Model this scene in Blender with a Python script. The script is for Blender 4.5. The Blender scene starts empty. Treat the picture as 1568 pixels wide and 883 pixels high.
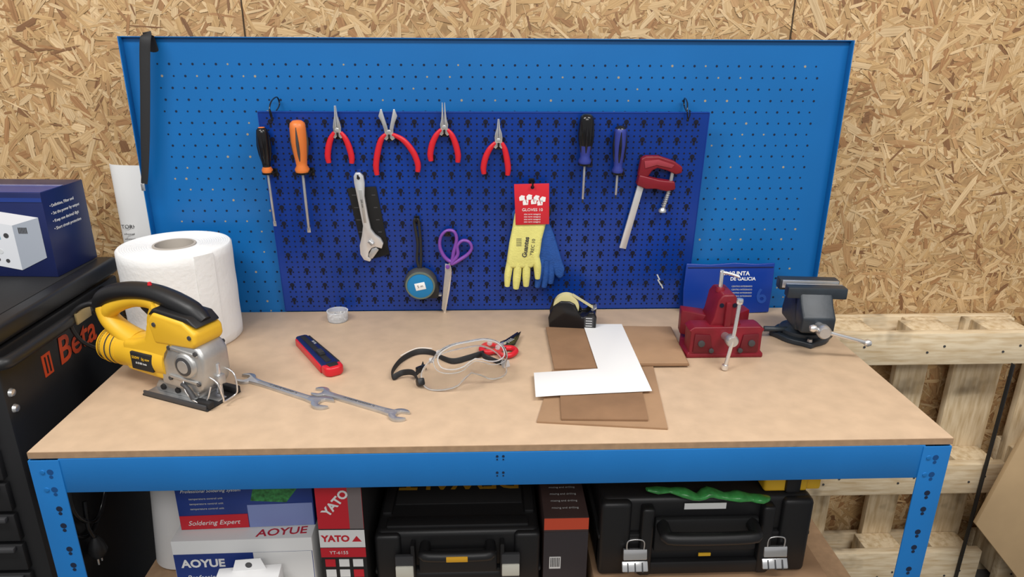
import bpy, bmesh, math, random
import numpy as np
from mathutils import Matrix, Vector, Euler
random.seed(7)
rad=math.radians
SC=bpy.context.scene
COL=SC.collection

# ---------------------------------------------------------------- materials
def M(name,col,rough=.5,metal=0,bump=0,bscale=60,var=0.,vscale=6,trans=0.,ior=1.45,alpha=1.,stretch=None,spec=.5,det=4,coat=0):
    m=bpy.data.materials.new(name);m.use_nodes=True;nt=m.node_tree
    b=nt.nodes["Principled BSDF"]
    b.inputs["Base Color"].default_value=(*col,1);b.inputs["Roughness"].default_value=rough
    b.inputs["Metallic"].default_value=metal;b.inputs["IOR"].default_value=ior
    b.inputs["Transmission Weight"].default_value=trans;b.inputs["Alpha"].default_value=alpha
    b.inputs["Specular IOR Level"].default_value=spec;b.inputs["Coat Weight"].default_value=coat
    if bump or var:
        tc=nt.nodes.new("ShaderNodeTexCoord");mp=nt.nodes.new("ShaderNodeMapping")
        nt.links.new(tc.outputs["Object"],mp.inputs[0])
        if stretch: mp.inputs["Scale"].default_value=stretch
        if var:
            n=nt.nodes.new("ShaderNodeTexNoise");n.inputs["Scale"].default_value=vscale;n.inputs["Detail"].default_value=det
            nt.links.new(mp.outputs[0],n.inputs[0])
            cr=nt.nodes.new("ShaderNodeValToRGB")
            cr.color_ramp.elements[0].position=.3;cr.color_ramp.elements[1].position=.7
            cr.color_ramp.elements[0].color=(*[c*(1-var) for c in col],1)
            cr.color_ramp.elements[1].color=(*[min(1,c*(1+var)) for c in col],1)
            nt.links.new(n.outputs[0],cr.inputs[0]);nt.links.new(cr.outputs[0],b.inputs["Base Color"])
        if bump:
            n2=nt.nodes.new("ShaderNodeTexNoise");n2.inputs["Scale"].default_value=bscale;n2.inputs["Detail"].default_value=4
            nt.links.new(mp.outputs[0],n2.inputs[0])
            bp=nt.nodes.new("ShaderNodeBump");bp.inputs["Strength"].default_value=bump;bp.inputs["Distance"].default_value=.002
            nt.links.new(n2.outputs[0],bp.inputs["Height"]);nt.links.new(bp.outputs[0],b.inputs["Normal"])
    return m
def srgb(r,g,b):
    f=lambda c:(c/255/12.92 if c/255<=.04045 else ((c/255+.055)/1.055)**2.4)
    return (f(r),f(g),f(b))
mBlue=M("frame_blue_paint",srgb(26,108,176),.38,var=.06,vscale=5,bump=.05,bscale=200)
mPanel=M("panel_blue_paint",srgb(14,98,164),.34,var=.07,vscale=3)
mPanel2=M("panel_navy_paint",srgb(8,50,132),.28,var=.16,vscale=4)
mHole=M("hole_dark",srgb(6,28,56),.9)
mHole2=M("hole_navy",srgb(4,9,36),.9)
mMDF=M("mdf_top",srgb(194,168,140),.5,var=.07,vscale=28,bump=.05,bscale=250,det=8)
mMDFe=M("mdf_edge",srgb(160,130,100),.7,var=.12,vscale=60,bump=.1)
mBlack=M("black_plastic",(.012,.012,.013),.42,bump=.05,bscale=400)
mBlackM=M("black_matte",(.014,.014,.015),.65,bump=.1,bscale=300)
mBlackG=M("black_gloss",(.008,.008,.009),.15)
mCab=M("cabinet_black_paint",(.012,.012,.013),.4,var=.15,vscale=5)
mGrey=M("dark_grey_plastic",srgb(62,62,64),.5,bump=.05)
mLG=M("light_grey",srgb(190,192,192),.5)
mChrome=M("chrome",(.80,.80,.80),.24,.85)
mSteel=M("satin_steel",(.56,.57,.58),.34,.8,var=.1,vscale=40)
mAlu=M("cast_aluminium",(.50,.50,.49),.42,.75,bump=.1,bscale=150,var=.1,vscale=30)
mYel=M("tool_yellow",srgb(226,178,44),.45,bump=.04,bscale=300,var=.04)
mRed=M("red_grip",srgb(200,30,42),.36)
mRed2=M("red_cast",srgb(116,18,32),.42,var=.15,vscale=30,bump=.1,bscale=120)
mOr=M("orange_grip",srgb(212,116,52),.4)
mBlG=M("blue_grip",srgb(46,58,136),.35)
mWhite=M("white_paper",(.80,.80,.79),.75,bump=.03,bscale=150)
mWhiteP=M("white_plastic",(.70,.70,.70),.4)
mTissue=M("tissue_paper",(.79,.79,.78),.95,bump=.5,bscale=90)
mCore=M("core_cardboard",srgb(178,170,160),.9,bump=.2)
mCard=M("cardboard",srgb(156,124,94),.85,var=.1,vscale=12,bump=.15,bscale=120)
mCard2=M("cardboard_inner",srgb(136,104,76),.85,var=.12,vscale=14,bump=.15,bscale=120)
mVise=M("vise_grey_paint",srgb(40,47,54),.42,var=.2,vscale=25,bump=.15,bscale=90)
mPurp=M("purple_handle",srgb(120,68,158),.35)
mGlY=M("glove_yellow",srgb(222,217,128),.85,bump=.5,bscale=350,var=.06,vscale=40)
mGlB=M("glove_blue",srgb(28,76,150),.7,bump=.6,bscale=260,var=.12,vscale=60)
mCRed=M("print_red",srgb(200,34,48),.4)
mCBlue=M("print_blue",srgb(34,58,130),.35,var=.1,vscale=8)
mCBlueD=M("print_dark_blue",srgb(24,34,80),.35,var=.2,vscale=8)
mTeal=M("teal_face",srgb(20,120,175),.35)
mGreen=M("print_green",srgb(50,120,62),.5,var=.6,vscale=120)
mGreenB=M("green_film",srgb(64,150,76),.25,bump=.6,bscale=60,var=.4,vscale=40)
mPouch=M("pouch_blue",srgb(16,52,136),.3,bump=.3,bscale=16)
mClear=M("clear_plastic",(.98,.99,.99),.04,trans=1.,ior=1.10)
mRim=M("clear_rim",(.88,.90,.92),.18,trans=.5,ior=1.15,alpha=.6)
mTape=M("tape_amber",srgb(214,204,150),.25)
mOrT=M("print_orange",srgb(210,80,52),.45)
mPanelGrey=M("psu_grey",srgb(205,208,210),.5)
def wood(name,c1,c2,sc):
    m=bpy.data.materials.new(name);m.use_nodes=True;nt=m.node_tree;b=nt.nodes["Principled BSDF"]
    tc=nt.nodes.new("ShaderNodeTexCoord");mp=nt.nodes.new("ShaderNodeMapping");mp.inputs["Scale"].default_value=sc
    n=nt.nodes.new("ShaderNodeTexNoise");n.inputs["Scale"].default_value=10;n.inputs["Detail"].default_value=6
    cr=nt.nodes.new("ShaderNodeValToRGB");e=cr.color_ramp.elements
    e[0].position=.3;e[0].color=(*c2,1);e[1].position=.6;e[1].color=(*c1,1)
    n2=nt.nodes.new("ShaderNodeTexNoise");n2.inputs["Scale"].default_value=7;n2.inputs["Detail"].default_value=3
    cr2=nt.nodes.new("ShaderNodeValToRGB");e=cr2.color_ramp.elements
    e[0].position=.32;e[0].color=(.18,.15,.12,1);e[1].position=.42;e[1].color=(1,1,1,1)
    mx=nt.nodes.new("ShaderNodeMix");mx.data_type='RGBA';mx.blend_type='MULTIPLY';mx.inputs[0].default_value=.75
    L=nt.links.new
    L(tc.outputs["Object"],mp.inputs[0]);L(mp.outputs[0],n.inputs[0]);L(n.outputs[0],cr.inputs[0])
    L(tc.outputs["Object"],n2.inputs[0]);L(n2.outputs[0],cr2.inputs[0])
    L(cr.outputs[0],mx.inputs[6]);L(cr2.outputs[0],mx.inputs[7]);L(mx.outputs[2],b.inputs["Base Color"])
    b.inputs["Roughness"].default_value=.8
    bp=nt.nodes.new("ShaderNodeBump");bp.inputs["Strength"].default_value=.3;bp.inputs["Distance"].default_value=.002
    L(n.outputs[0],bp.inputs["Height"]);L(bp.outputs[0],b.inputs["Normal"])
    return m
mPalX=wood("pallet_wood",srgb(224,206,174),srgb(196,170,130),(1.2,9,9))
mPalZ=wood("pallet_wood_vertical",srgb(218,198,164),srgb(186,160,120),(9,9,1.2))
mPly=M("plywood",srgb(184,156,118),.6,var=.1,vscale=6,stretch=(1,1,5),bump=.1)
mFloor=M("concrete_floor",srgb(106,105,102),.7,var=.15,vscale=6,bump=.2,bscale=40)

# ---------------------------------------------------------------- helpers
def root(name,loc=(0,0,0),rot=(0,0,0),mat4=None):
    e=bpy.data.objects.new(name,None);e.empty_display_size=.03;COL.objects.link(e)
    if mat4 is not None: e.matrix_world=mat4
    else:
        e.location=loc;e.rotation_euler=rot
    return e
def link(name,me,mats,par,loc,rot,smooth=True,ang=35):
    if not isinstance(mats,(list,tuple)): mats=[mats]
    for m in mats: me.materials.append(m)
    o=bpy.data.objects.new(name,me);COL.objects.link(o)
    o.location=loc;o.rotation_euler=rot
    if par: o.parent=par
    if smooth and len(me.polygons):
        me.polygons.foreach_set("use_smooth",[True]*len(me.polygons))
        me.set_sharp_from_angle(angle=rad(ang))
    return o
def bmfin(name,bm,mats,par,loc,rot,bev=0,seg=2,ang=35):
    if bev>0:
        bm.normal_update()
        ed=[e for e in bm.edges if len(e.link_faces)==2 and e.calc_face_angle(0)>rad(28)]
        bmesh.ops.bevel(bm,geom=ed,offset=bev,segments=seg,affect='EDGES',profile=.5,clamp_overlap=True)
    bmesh.ops.recalc_face_normals(bm,faces=bm.faces)
    me=bpy.data.meshes.new(name);bm.to_mesh(me);bm.free()
    return link(name,me,mats,par,loc,rot,ang=ang)
def box(name,size,loc,mat,par,rot=(0,0,0),bev=.001,seg=2,taper=None):
    bm=bmesh.new();bmesh.ops.create_cube(bm,size=1)
    for v in bm.verts:
        if taper and v.co.z>0: v.co.x*=taper[0];v.co.y*=taper[1]
        v.co=Vector((v.co.x*size[0],v.co.y*size[1],v.co.z*size[2]))
    return bmfin(name,bm,mat,par,loc,rot,min(bev,min(size)*.4),seg)
def prism(name,pts,z0,z1,mat,par,loc=(0,0,0),rot=(0,0,0),bev=.0008,seg=2):
    bm=bmesh.new()
    vs=[bm.verts.new((p[0],p[1],z0)) for p in pts]
    f=bm.faces.new(vs)
    r=bmesh.ops.extrude_face_region(bm,geom=[f])
    for e in r['geom']:
        if isinstance(e,bmesh.types.BMVert): e.co.z=z1
    bmesh.ops.recalc_face_normals(bm,faces=bm.faces)
    return bmfin(name,bm,mat,par,loc,rot,bev,seg)
def cyl(name,r,h,loc,mat,par,rot=(0,0,0),r2=None,seg=32,bev=.0006):
    bm=bmesh.new();bmesh.ops.create_cone(bm,cap_ends=True,segments=seg,radius1=r,radius2=(r if r2 is None else r2),depth=h)
    if bev>0: bev=min(bev,h*.3,r*.4)
    return bmfin(name,bm,mat,par,loc,rot,bev,2,ang=40)
def lathe(name,prof,mats,par,loc=(0,0,0),rot=(0,0,0),seg=36,closed=False,idx=None,squash=1):
    vs=[];fs=[];n=len(prof)
    for (r,z) in prof:
        for k in range(seg):
            a=2*math.pi*k/seg;vs.append((r*math.cos(a),r*math.sin(a)*squash,z))
    mi=[]
    rng=n if closed else n-1
    for i in range(rng):
        j=(i+1)%n
        for k in range(seg):
            k2=(k+1)%seg
            fs.append((i*seg+k,i*seg+k2,j*seg+k2,j*seg+k));mi.append(idx[i] if idx else 0)
    if not closed:
        if prof[0][0]>1e-5: fs.append(tuple(range(seg))[::-1]);mi.append(mi[0])
        if prof[-1][0]>1e-5: fs.append(tuple((n-1)*seg+k for k in range(seg)));mi.append(mi[-2])
    me=bpy.data.meshes.new(name);me.from_pydata(vs,[],fs)
    me.polygons.foreach_set("material_index",mi)
    bm=bmesh.new();bm.from_mesh(me);bmesh.ops.remove_doubles(bm,verts=bm.verts,dist=1e-6);bmesh.ops.recalc_face_normals(bm,faces=bm.faces);bm.to_mesh(me);bm.free()
    return link(name,me,mats,par,loc,rot,ang=45)
def tube(name,pts,r,mat,par,loc=(0,0,0),rot=(0,0,0),n=12,res=6,closed=False,flat=(1,1),up=None):
    P=[Vector(p) for p in pts];N=len(P)
    R=list(r) if isinstance(r,(list,tuple)) else [r]*N
    out=[];ro=[]
    segs=N if closed else N-1
    for i in range(segs):
        if closed: a,b,c,d=P[(i-1)%N],P[i],P[(i+1)%N],P[(i+2)%N]
        else: a,b,c,d=P[max(i-1,0)],P[i],P[i+1],P[min(i+2,N-1)]
        for k in range(res):
            t=k/res
            out.append(.5*((2*b)+(c-a)*t+(2*a-5*b+4*c-d)*t*t+(3*b-a-3*c+d)*t**3))
            ro.append(R[i]*(1-t)+R[(i+1)%N]*t)
    if not closed: out.append(P[-1]);ro.append(R[-1])
    m=len(out);vs=[];prev=None
    for i in range(m):
        if closed: t=(out[(i+1)%m]-out[i-1])
        else: t=out[min(i+1,m-1)]-out[max(i-1,0)]
        t.normalize()
        ref=Vector(up) if up else (prev if prev is not None else (Vector((0,0,1)) if abs(t.z)<.9 else Vector((1,0,0))))
        nn=ref-t*ref.dot(t)
        if nn.length<1e-5: nn=t.orthogonal()
        nn.normalize();prev=nn;bb=t.cross(nn)
        for k in range(n):
            a=2*math.pi*k/n
            vs.append(out[i]+nn*(math.cos(a)*ro[i]*flat[0])+bb*(math.sin(a)*ro[i]*flat[1]))
    fs=[]
    for i in range(m if closed else m-1):
        j=(i+1)%m
        for k in range(n):
            k2=(k+1)%n;fs.append((i*n+k,i*n+k2,j*n+k2,j*n+k))
    if not closed:
        fs.append(tuple(range(n))[::-1]);fs.append(tuple((m-1)*n+k for k in range(n)))
    me=bpy.data.meshes.new(name);me.from_pydata(vs,[],fs)
    bm=bmesh.new();bm.from_mesh(me);bmesh.ops.recalc_face_normals(bm,faces=bm.faces);bm.to_mesh(me);bm.free()
    return link(name,me,mat,par,loc,rot,ang=60)
def text(name,body,size,loc,rot,mat,par,ext=.0002,align='CENTER',shear=0,bold=0):
    cu=bpy.data.curves.new("tmp","FONT");cu.body=body;cu.size=size;cu.extrude=ext;cu.align_x=align;cu.align_y='CENTER';cu.shear=shear;cu.offset=bold
    cu.resolution_u=3
    o=bpy.data.objects.new("tmp",cu);COL.objects.link(o)
    bpy.context.view_layer.update()
    dg=bpy.context.evaluated_depsgraph_get()
    me=bpy.data.meshes.new_from_object(o.evaluated_get(dg))
    bpy.data.objects.remove(o);me.materials.clear()
    return link(name,me,mat,par,loc,rot,smooth=False)
FR=(rad(90),0,0)
def ftext(name,body,size,x,y,z,mat,par,**k): return text(name,body,size,(x,y,z),FR,mat,par,**k)
def discs(name,cs,z,mat,par,seg=8,key=False):
    vs=[];fs=[]
    for (x,y,r) in cs:
        b=len(vs)
        for k in range(seg):
            a=2*math.pi*k/seg;vs.append((x+r*math.cos(a),y+r*math.sin(a),z))
        fs.append(tuple(range(b,b+seg)))
        if key:
            b=len(vs);w=r*.45
            vs+= [(x-w,y-r*.7,z),(x-w,y-r*2.3,z),(x+w,y-r*2.3,z),(x+w,y-r*.7,z)]
            fs.append((b,b+1,b+2,b+3))
    me=bpy.data.meshes.new(name);me.from_pydata(vs,[],fs)
    return link(name,me,mat,par,(0,0,0),(0,0,0),smooth=False)
def S(pts,ox,oy,sx,sy=None):
    sy=sx if sy is None else sy
    return [((a-ox)*sx,(oy-b)*sy) for a,b in pts]

# ---------------------------------------------------------------- room
WY=.70
def osb_wall():
    rng=np.random.default_rng(3)
    m=bpy.data.materials.new("osb_flakes");m.use_nodes=True;nt=m.node_tree;b=nt.nodes["Principled BSDF"];L=nt.links.new
    at=nt.nodes.new("ShaderNodeAttribute");at.attribute_name="fcol"
    uv=nt.nodes.new("ShaderNodeUVMap");uv.uv_map="UVMap"
    mp=nt.nodes.new("ShaderNodeMapping");mp.inputs["Scale"].default_value=(14,420,1)
    n=nt.nodes.new("ShaderNodeTexNoise");n.inputs["Scale"].default_value=1.;n.inputs["Detail"].default_value=3
    cr=nt.nodes.new("ShaderNodeValToRGB");cr.color_ramp.elements[0].position=.3;cr.color_ramp.elements[1].position=.65
    cr.color_ramp.elements[0].color=(.66,.61,.54,1);cr.color_ramp.elements[1].color=(1,1,1,1)
    mx=nt.nodes.new("ShaderNodeMix");mx.data_type='RGBA';mx.blend_type='MULTIPLY';mx.inputs[0].default_value=1
    L(uv.outputs[0],mp.inputs[0]);L(mp.outputs[0],n.inputs[0]);L(n.outputs[0],cr.inputs[0])
    L(at.outputs["Color"],mx.inputs[6]);L(cr.outputs[0],mx.inputs[7]);L(mx.outputs[2],b.inputs["Base Color"])
    b.inputs["Roughness"].default_value=.6
    bp=nt.nodes.new("ShaderNodeBump");bp.inputs["Strength"].default_value=.35;bp.inputs["Distance"].default_value=.001
    L(n.outputs[0],bp.inputs["Height"]);L(bp.outputs[0],b.inputs["Normal"])
    mb=M("osb_base",srgb(168,134,92),.8,var=.25,vscale=30)
    N=62000
    cx=rng.uniform(-2.3,2.5,N);cz=rng.uniform(0,2.1,N)
    ln=np.clip(rng.lognormal(math.log(.045),.45,N),.012,.12);wd=np.clip(rng.lognormal(math.log(.0080),.5,N),.003,.024)
    an=rng.uniform(0,math.pi,N)
    base=np.array([srgb(208,176,130),srgb(196,161,112),srgb(216,187,144),srgb(184,145,100),srgb(164,122,80),srgb(134,96,62)])
    pk=rng.choice(6,N,p=[.28,.27,.17,.17,.08,.03]);fc=base[pk]*rng.uniform(.9,1.08,(N,1))
    k=6
    ux=np.array([-.5,-.38,.3,.5,.36,-.34]);uy=np.array([-.1,-.5,-.5,.1,.5,.5])
    U=ux[None,:]*ln[:,None]*rng.uniform(.8,1.1,(N,k));V=uy[None,:]*wd[:,None]*rng.uniform(.6,1.15,(N,k))
    c,s=np.cos(an)[:,None],np.sin(an)[:,None]
    X=cx[:,None]+U*c-V*s;Z=np.clip(cz[:,None]+U*s+V*c,0.0,2.15)
    Y=np.repeat((WY-.0002-rng.uniform(0,.0016,N))[:,None],k,1)
    verts=np.stack([X,Y,Z],-1).reshape(-1,3)
    x0,x1,z0,z1,t=-3.2,3.2,0,2.7,.018
    sv=[(x0,WY,z0),(x1,WY,z0),(x1,WY,z1),(x0,WY,z1),(x0,WY+t,z0),(x1,WY+t,z0),(x1,WY+t,z1),(x0,WY+t,z1)]
    sf=[(0,1,2,3),(5,4,7,6),(4,0,3,7),(1,5,6,2),(3,2,6,7),(4,5,1,0)]
    nv=len(sv)
    F=(np.arange(N*k).reshape(N,k)+nv).tolist()
    me=bpy.data.meshes.new("wall_back");me.from_pydata(sv+verts.tolist(),[],sf+F)
    me.materials.append(mb);me.materials.append(m)
    me.polygons.foreach_set("material_index",[0]*6+[1]*N)
    uvl=me.uv_layers.new(name="UVMap")
    off=rng.uniform(0,5,(N,1,2))
    uvd=np.stack([U,V],-1)+off
    uvl.data.foreach_set("uv",np.concatenate([np.zeros((24,2)),uvd.reshape(-1,2)]).ravel().astype(np.float32))
    ca=me.color_attributes.new("fcol",'FLOAT_COLOR','CORNER')
    cc=np.concatenate([np.tile([.4,.2,.1,1],(24,1)),np.repeat(np.c_[fc,np.ones(N)],k,0)])
    ca.data.foreach_set("color",cc.ravel().astype(np.float32))
    o=bpy.data.objects.new("wall_back",me);COL.objects.link(o)
    ms=M("panel_joint",(.05,.03,.015),.9)
    for i,x in enumerate((-1.79,-.556,.678,1.91)):  # thin dark strips added to stand for the grooves between wall panels
        box("joint_strip_%d"%(i+1),(.003,.0012,2.7),(x,WY-.0022,1.35),ms,None,bev=0)
osb_wall()
box("floor",(6.4,4.2,.05),(0,-1.1,-.025),mFloor,None,bev=0)

# ---------------------------------------------------------------- workbench
wb=root("workbench")
D=.598
box("mdf_top",(1.502,D,.013),(0,D/2,.8435),[mMDF],wb,bev=.0012)
box("mdf_edge_front",(1.502,.0008,.011),(0,-.0005,.8435),mMDFe,wb,bev=0)
def leg(nm,x,y,sx,sy):
    box(nm+"_front",(.048,.0025,.836),(x+sx*.024,y,.418),mBlue,wb,bev=.0008)
    box(nm+"_side",(.0025,.042,.836),(x+sx*.001,y+sy*.021,.418),mBlue,wb,bev=.0008)
leg("leg_1",-.751,-.003,1,1);leg("leg_2",.749,-.003,-1,1)
leg("leg_3",-.751,.594,1,-1);leg("leg_4",.749,.594,-1,-1)
for nm,y in(("rail_front",-.0012),("rail_back",.5935)):
    box(nm,(1.41,.003,.063),(0,y,.806),mBlue,wb,bev=.001)
box("rail_front_lip",(1.41,.02,.002),(0,.009,.775),mBlue,wb,bev=0)
for nm,x in(("rail_left",-.747),("rail_right",.745)):
    box(nm,(.003,.53,.063),(x,.297,.806),mBlue,wb,bev=.001)
box("shelf_board",(1.49,.585,.014),(0,.2965,.393),mMDFe,wb)
for y in(-.0012,.5935): box("shelf_rail",(1.41,.003,.05),(0,y,.365),mBlue,wb)
mEmb=M("frame_blue_recess",srgb(14,70,126),.5)
for x in(-.724,.721):
    for z,mt in((.815,mEmb),(.782,mEmb),(.745,mHole),(.712,mHole),(.665,mHole),(.632,mHole),(.585,mHole),(.552,mHole)):
        for dz,r in((0,.0050),(-.009,.0030)):
            cyl("keyhole",r,.0006,(x+.004,-.0044,z+dz),mt,wb,rot=FR,seg=16,bev=0)
        if mt is mEmb:
            lathe("rivet",[(.0042,0),(.0038,.0012),(.0,.0018)],mBlue,wb,loc=(x-.008,-.0042,z),rot=FR,seg=16)
for x in(-.007,.003):
    for z in(.833,.802): 
        cyl("screw_hole",.0022,.0006,(x,-.0030,z-.003),mHole,wb,rot=FR,seg=10,bev=0)
        cyl("screw_hole",.0014,.0006,(x,-.0030,z-.009),mHole,wb,rot=FR,seg=10,bev=0)

# ---------------------------------------------------------------- big pegboard
pb=root("pegboard",(0,.603,.80),FR)
PX0,PX1,PT=-.7817,.7725,.6696
box("sheet",(PX1-PX0,PT,.002),((PX0+PX1)/2,PT/2,-.001),mPanel,pb,bev=0)
box("flange_left",(.002,PT,.022),(PX0+.001,PT/2,.011-.002),mPanel,pb,bev=.0005)
box("flange_right",(.002,PT,.022),(PX1-.001,PT/2,.011-.002),mPanel,pb,bev=.0005)
box("flange_top",(PX1-PX0,.002,.012),((PX0+PX1)/2,PT-.001,.004),mPanel,pb,bev=.0005)
hs=[];hl=[]
nx=int((PX1-PX0-.11)/.0245)
rg=random.Random(5)
for j in range(25):
    for i in range(nx+1):
        x=PX0+.065+i*.0245+(.006 if j%2 else 0);y=PT-.055-j*.0245
        if y<.03: continue
        (hl if rg.random()<.10 else hs).append((x,y,.0027 if (i+j)%2 else .0021))
discs("holes",hs,.0003,mHole,pb)
discs("holes_open_to_wall",hl,.0003,M("wall_seen_through_hole",srgb(150,140,120),.9),pb)
# ---------------------------------------------------------------- small pegboard, leaning out at the top
TH=math.atan(.0896)
sp=root("pegboard",(-.02,.5955,.853),(rad(90)+TH,0,0))
box("sheet",(.966,.469,.002),(0,.2345,-.001),mPanel2,sp,bev=0)
box("flange_top",(.966,.002,.010),(0,.469,-.004),mPanel2,sp,bev=.0004)
for s in(-1,1): box("flange_side",(.002,.469,.008),(s*.4825,.2345,-.003),mPanel2,sp,bev=.0004)
hs=[];kh=[]
for j in range(36):
    for i in range(74):
        hs.append((-.465+i*.0127,.012+j*.0127,.0022))
for j in range(12):
    for i in range(25):
        kh.append((-.4525+i*.0381-.0064,.030+j*.0381,.0054))
discs("small_holes",hs,.0003,mHole2,sp);discs("keyholes",kh,.0004,mHole2,sp,seg=12,key=True)
for i,(x,y,a,l) in enumerate(((.408,.082,62,.016),(.412,.068,58,.018),(.419,.058,66,.012))):
    box("sticker_residue",(l,.003,.0003),(x,y,.0007),mLG,sp,rot=(0,0,rad(-a)),bev=0)
for x in(-.471,.413):
    t=root("cable_tie",(x,.545,1.318))
    tube("loop",[(0,-.002,-.012),(-.003,-.004,.006),(-.001,.010,.024),(.002,.044,.030),(.004,.050,.014),(.003,.02,.002)],.0015,mBlackG,t,res=5)
    tube("tail",[(0,-.002,-.012),(.002,-.008,-.002),(.0,-.010,.010)],.0013,mBlackG,t,res=4)
    box("lock",(.005,.004,.006),(0,-.002,-.012),mBlackG,t)
st=root("black_strap",(-.009,.573,0))
tube("webbing",[(-.712,.035,1.43),(-.7105,.016,1.471),(-.7095,-.002,1.466),(-.716,-.004,1.43),(-.727,-.004,1.36),(-.742,-.004,1.27),(-.754,-.004,1.20),(-.762,-.003,1.165)],[.011,.011,.011,.011,.0105,.010,.008,.007],mBlackM,st,flat=(.16,1),up=(0,-1,.02),res=5)
box("end_tab",(.008,.004,.016),(-.764,-.006,1.158),mSteel,st,bev=.001)

def troot(name,x,z,roll=0,off=0):
    y=.5955-(z-.853)*.0896-off
    return root(name,mat4=Matrix.Translation((x,y,z))@Matrix.Rotation(rad(90)+TH,4,'X')@Matrix.Rotation(rad(roll),4,'Z'))
LY=(rad(-90),0,0)
def hook(par,x,y,dz=.02):
    tube("hook",[(x,y,0.0005),(x,y,dz),(x,y+.008,dz+.003)],.002,mBlackG,par,res=4,n=8)
    box("hook_plate",(.012,.018,.002),(x,y,.0012),mBlackG,par)

def screwdriver(x,z,hl,hr,sl,sr,mats,idx,roll=0,stripe=None,tip='flat',ns=6):
    t=troot("screwdriver",x,z,roll);zz=hr+.004
    prof=[(.0,hl),(hr*.55,hl-.001),(hr*.9,hl-.006),(hr,hl-.016),(hr*1.0,hl*.6),(hr*.86,hl*.38),(hr*.72,hl*.22),(hr*.66,hl*.14),(hr*.92,hl*.07),(hr*.85,.002),(sr,0)]
    lathe("handle",prof,mats,t,loc=(0,0,zz),rot=LY,idx=idx,seg=24)
    if stripe:
        for k in range(ns):
            a=k*2*math.pi/ns+math.pi/2
            tube("grip_stripe",[(math.cos(a)*hr*.93,hl-.012,zz+math.sin(a)*hr*.93),(math.cos(a)*hr*.96,hl*.6,zz+math.sin(a)*hr*.96),(math.cos(a)*hr*.82,hl*.4,zz+math.sin(a)*hr*.82),(math.cos(a)*hr*.69,hl*.24,zz+math.sin(a)*hr*.69)],[.001,.0034,.0032,.001],stripe,t,n=8)
    cyl("shaft",sr,sl,(0,-sl/2,zz),mSteel,t,rot=LY,seg=16)
    if tip=='flat': box("tip",(sr*2.4,.012,.0012),(0,-sl-.004,zz),mSteel,t,bev=.0004)
    else: cyl("tip",sr,.008,(0,-sl-.004,zz),mBlackM,t,rot=LY,r2=sr*.3,seg=12)
    lathe("hook_ring",[(hr*.8,-.002),(hr*.95,-.002),(hr*.95,.002),(hr*.8,.002)],mBlackG,t,loc=(0,.0,zz),rot=LY,closed=True,seg=20)
    hook(t,hr*.9,-.003,zz)
screwdriver(-.494,1.194,.099,.0128,.112,.0028,[mBlackG,mOr],[1,0,0,0,0,0,0,1,1,0],stripe=mBlackG,ns=4)
screwdriver(-.418,1.196,.112,.0170,.128,.0032,[mOr,mGrey],[0,0,0,0,0,0,0,0,0,0],stripe=mGrey,roll=-.5,ns=4)
screwdriver(.194,1.214,.108,.0158,.080,.0028,[mBlackG,mBlG],[0,0,0,0,0,1,1,1,1,1],stripe=mBlackG,tip='ph')
screwdriver(.268,1.193,.104,.0138,.092,.0028,[mBlackG,mBlG],[0,0,1,1,1,1,1,1,1,1],stripe=mBlackG,tip='ph',ns=5) if 0 else screwdriver(.268,1.193,.104,.0138,.050,.0028,[mBlackG,mBlG],[0,0,1,1,1,1,1,1,1,1],stripe=mBlackG,tip='ph',ns=5)

def pliers(x,z,eL,eR,jl,jw,openw=0,kind='long',roll=0):
    t=troot("pliers",x,z,roll);zz=.010
    for s,e in((-1,eL),(1,eR)):
        ex,ey=e
        tipx=s*openw/2
        if kind=='long':
            P=[(0,-.006),(s*.0078,-.003),(s*.0086,.006),(s*jw,.016),(s*jw*.5+tipx,jl*.6),(s*.0018+tipx,jl),(s*.0003+tipx,jl),(s*.0004,.012)]
        else:
            P=[(0,-.006),(s*.009,-.003),(s*.010,.006),(s*.010+tipx*.3,.020),(s*.007+tipx,jl*.7),(s*.002+tipx,jl),(s*.0004+tipx*.9,jl),(s*.0004+tipx*.2,.012)]
        if s<0: P=P[::-1]
        prism("jaw",P,zz-.0035,zz+.0035,mChrome,t,bev=.0007)
        prism("shank",[(-s*.004,.004),(s*.007,-.002),(s*.012,-.014),(s*.006,-.018),(-s*.003,-.008)][::s],zz-.003,zz+.003,mSteel,t,bev=.0006)
        b=abs(ex)
        tube("grip",[(s*.0062,-.005,zz),(s*(b*.45+.004),-.018,zz),(s*(b*.84+.001),abs(ey)*-.5,zz),(s*(b+.001),abs(ey)*-.8,zz),(ex,ey,zz)],[.0042,.0060,.0068,.0066,.0052],mRed,t,flat=(.8,1),n=12,res=6)
    cyl("rivet",.0048,.0095,(0,0,zz),mChrome,t,seg=20)
    hook(t,0,-.013,.012)
pliers(-.337,1.285,(-.025,-.071),(.024,-.072),.051,.0068)
pliers(-.228,1.281,(-.032,-.094),(.057,-.087),.048,.010,.026,'cut')
pliers(-.110,1.291,(-.031,-.073),(.027,-.076),.052,.0060,.003)
pliers(.006,1.263,(-.032,-.074),(.020,-.077),.046,.0072)

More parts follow.
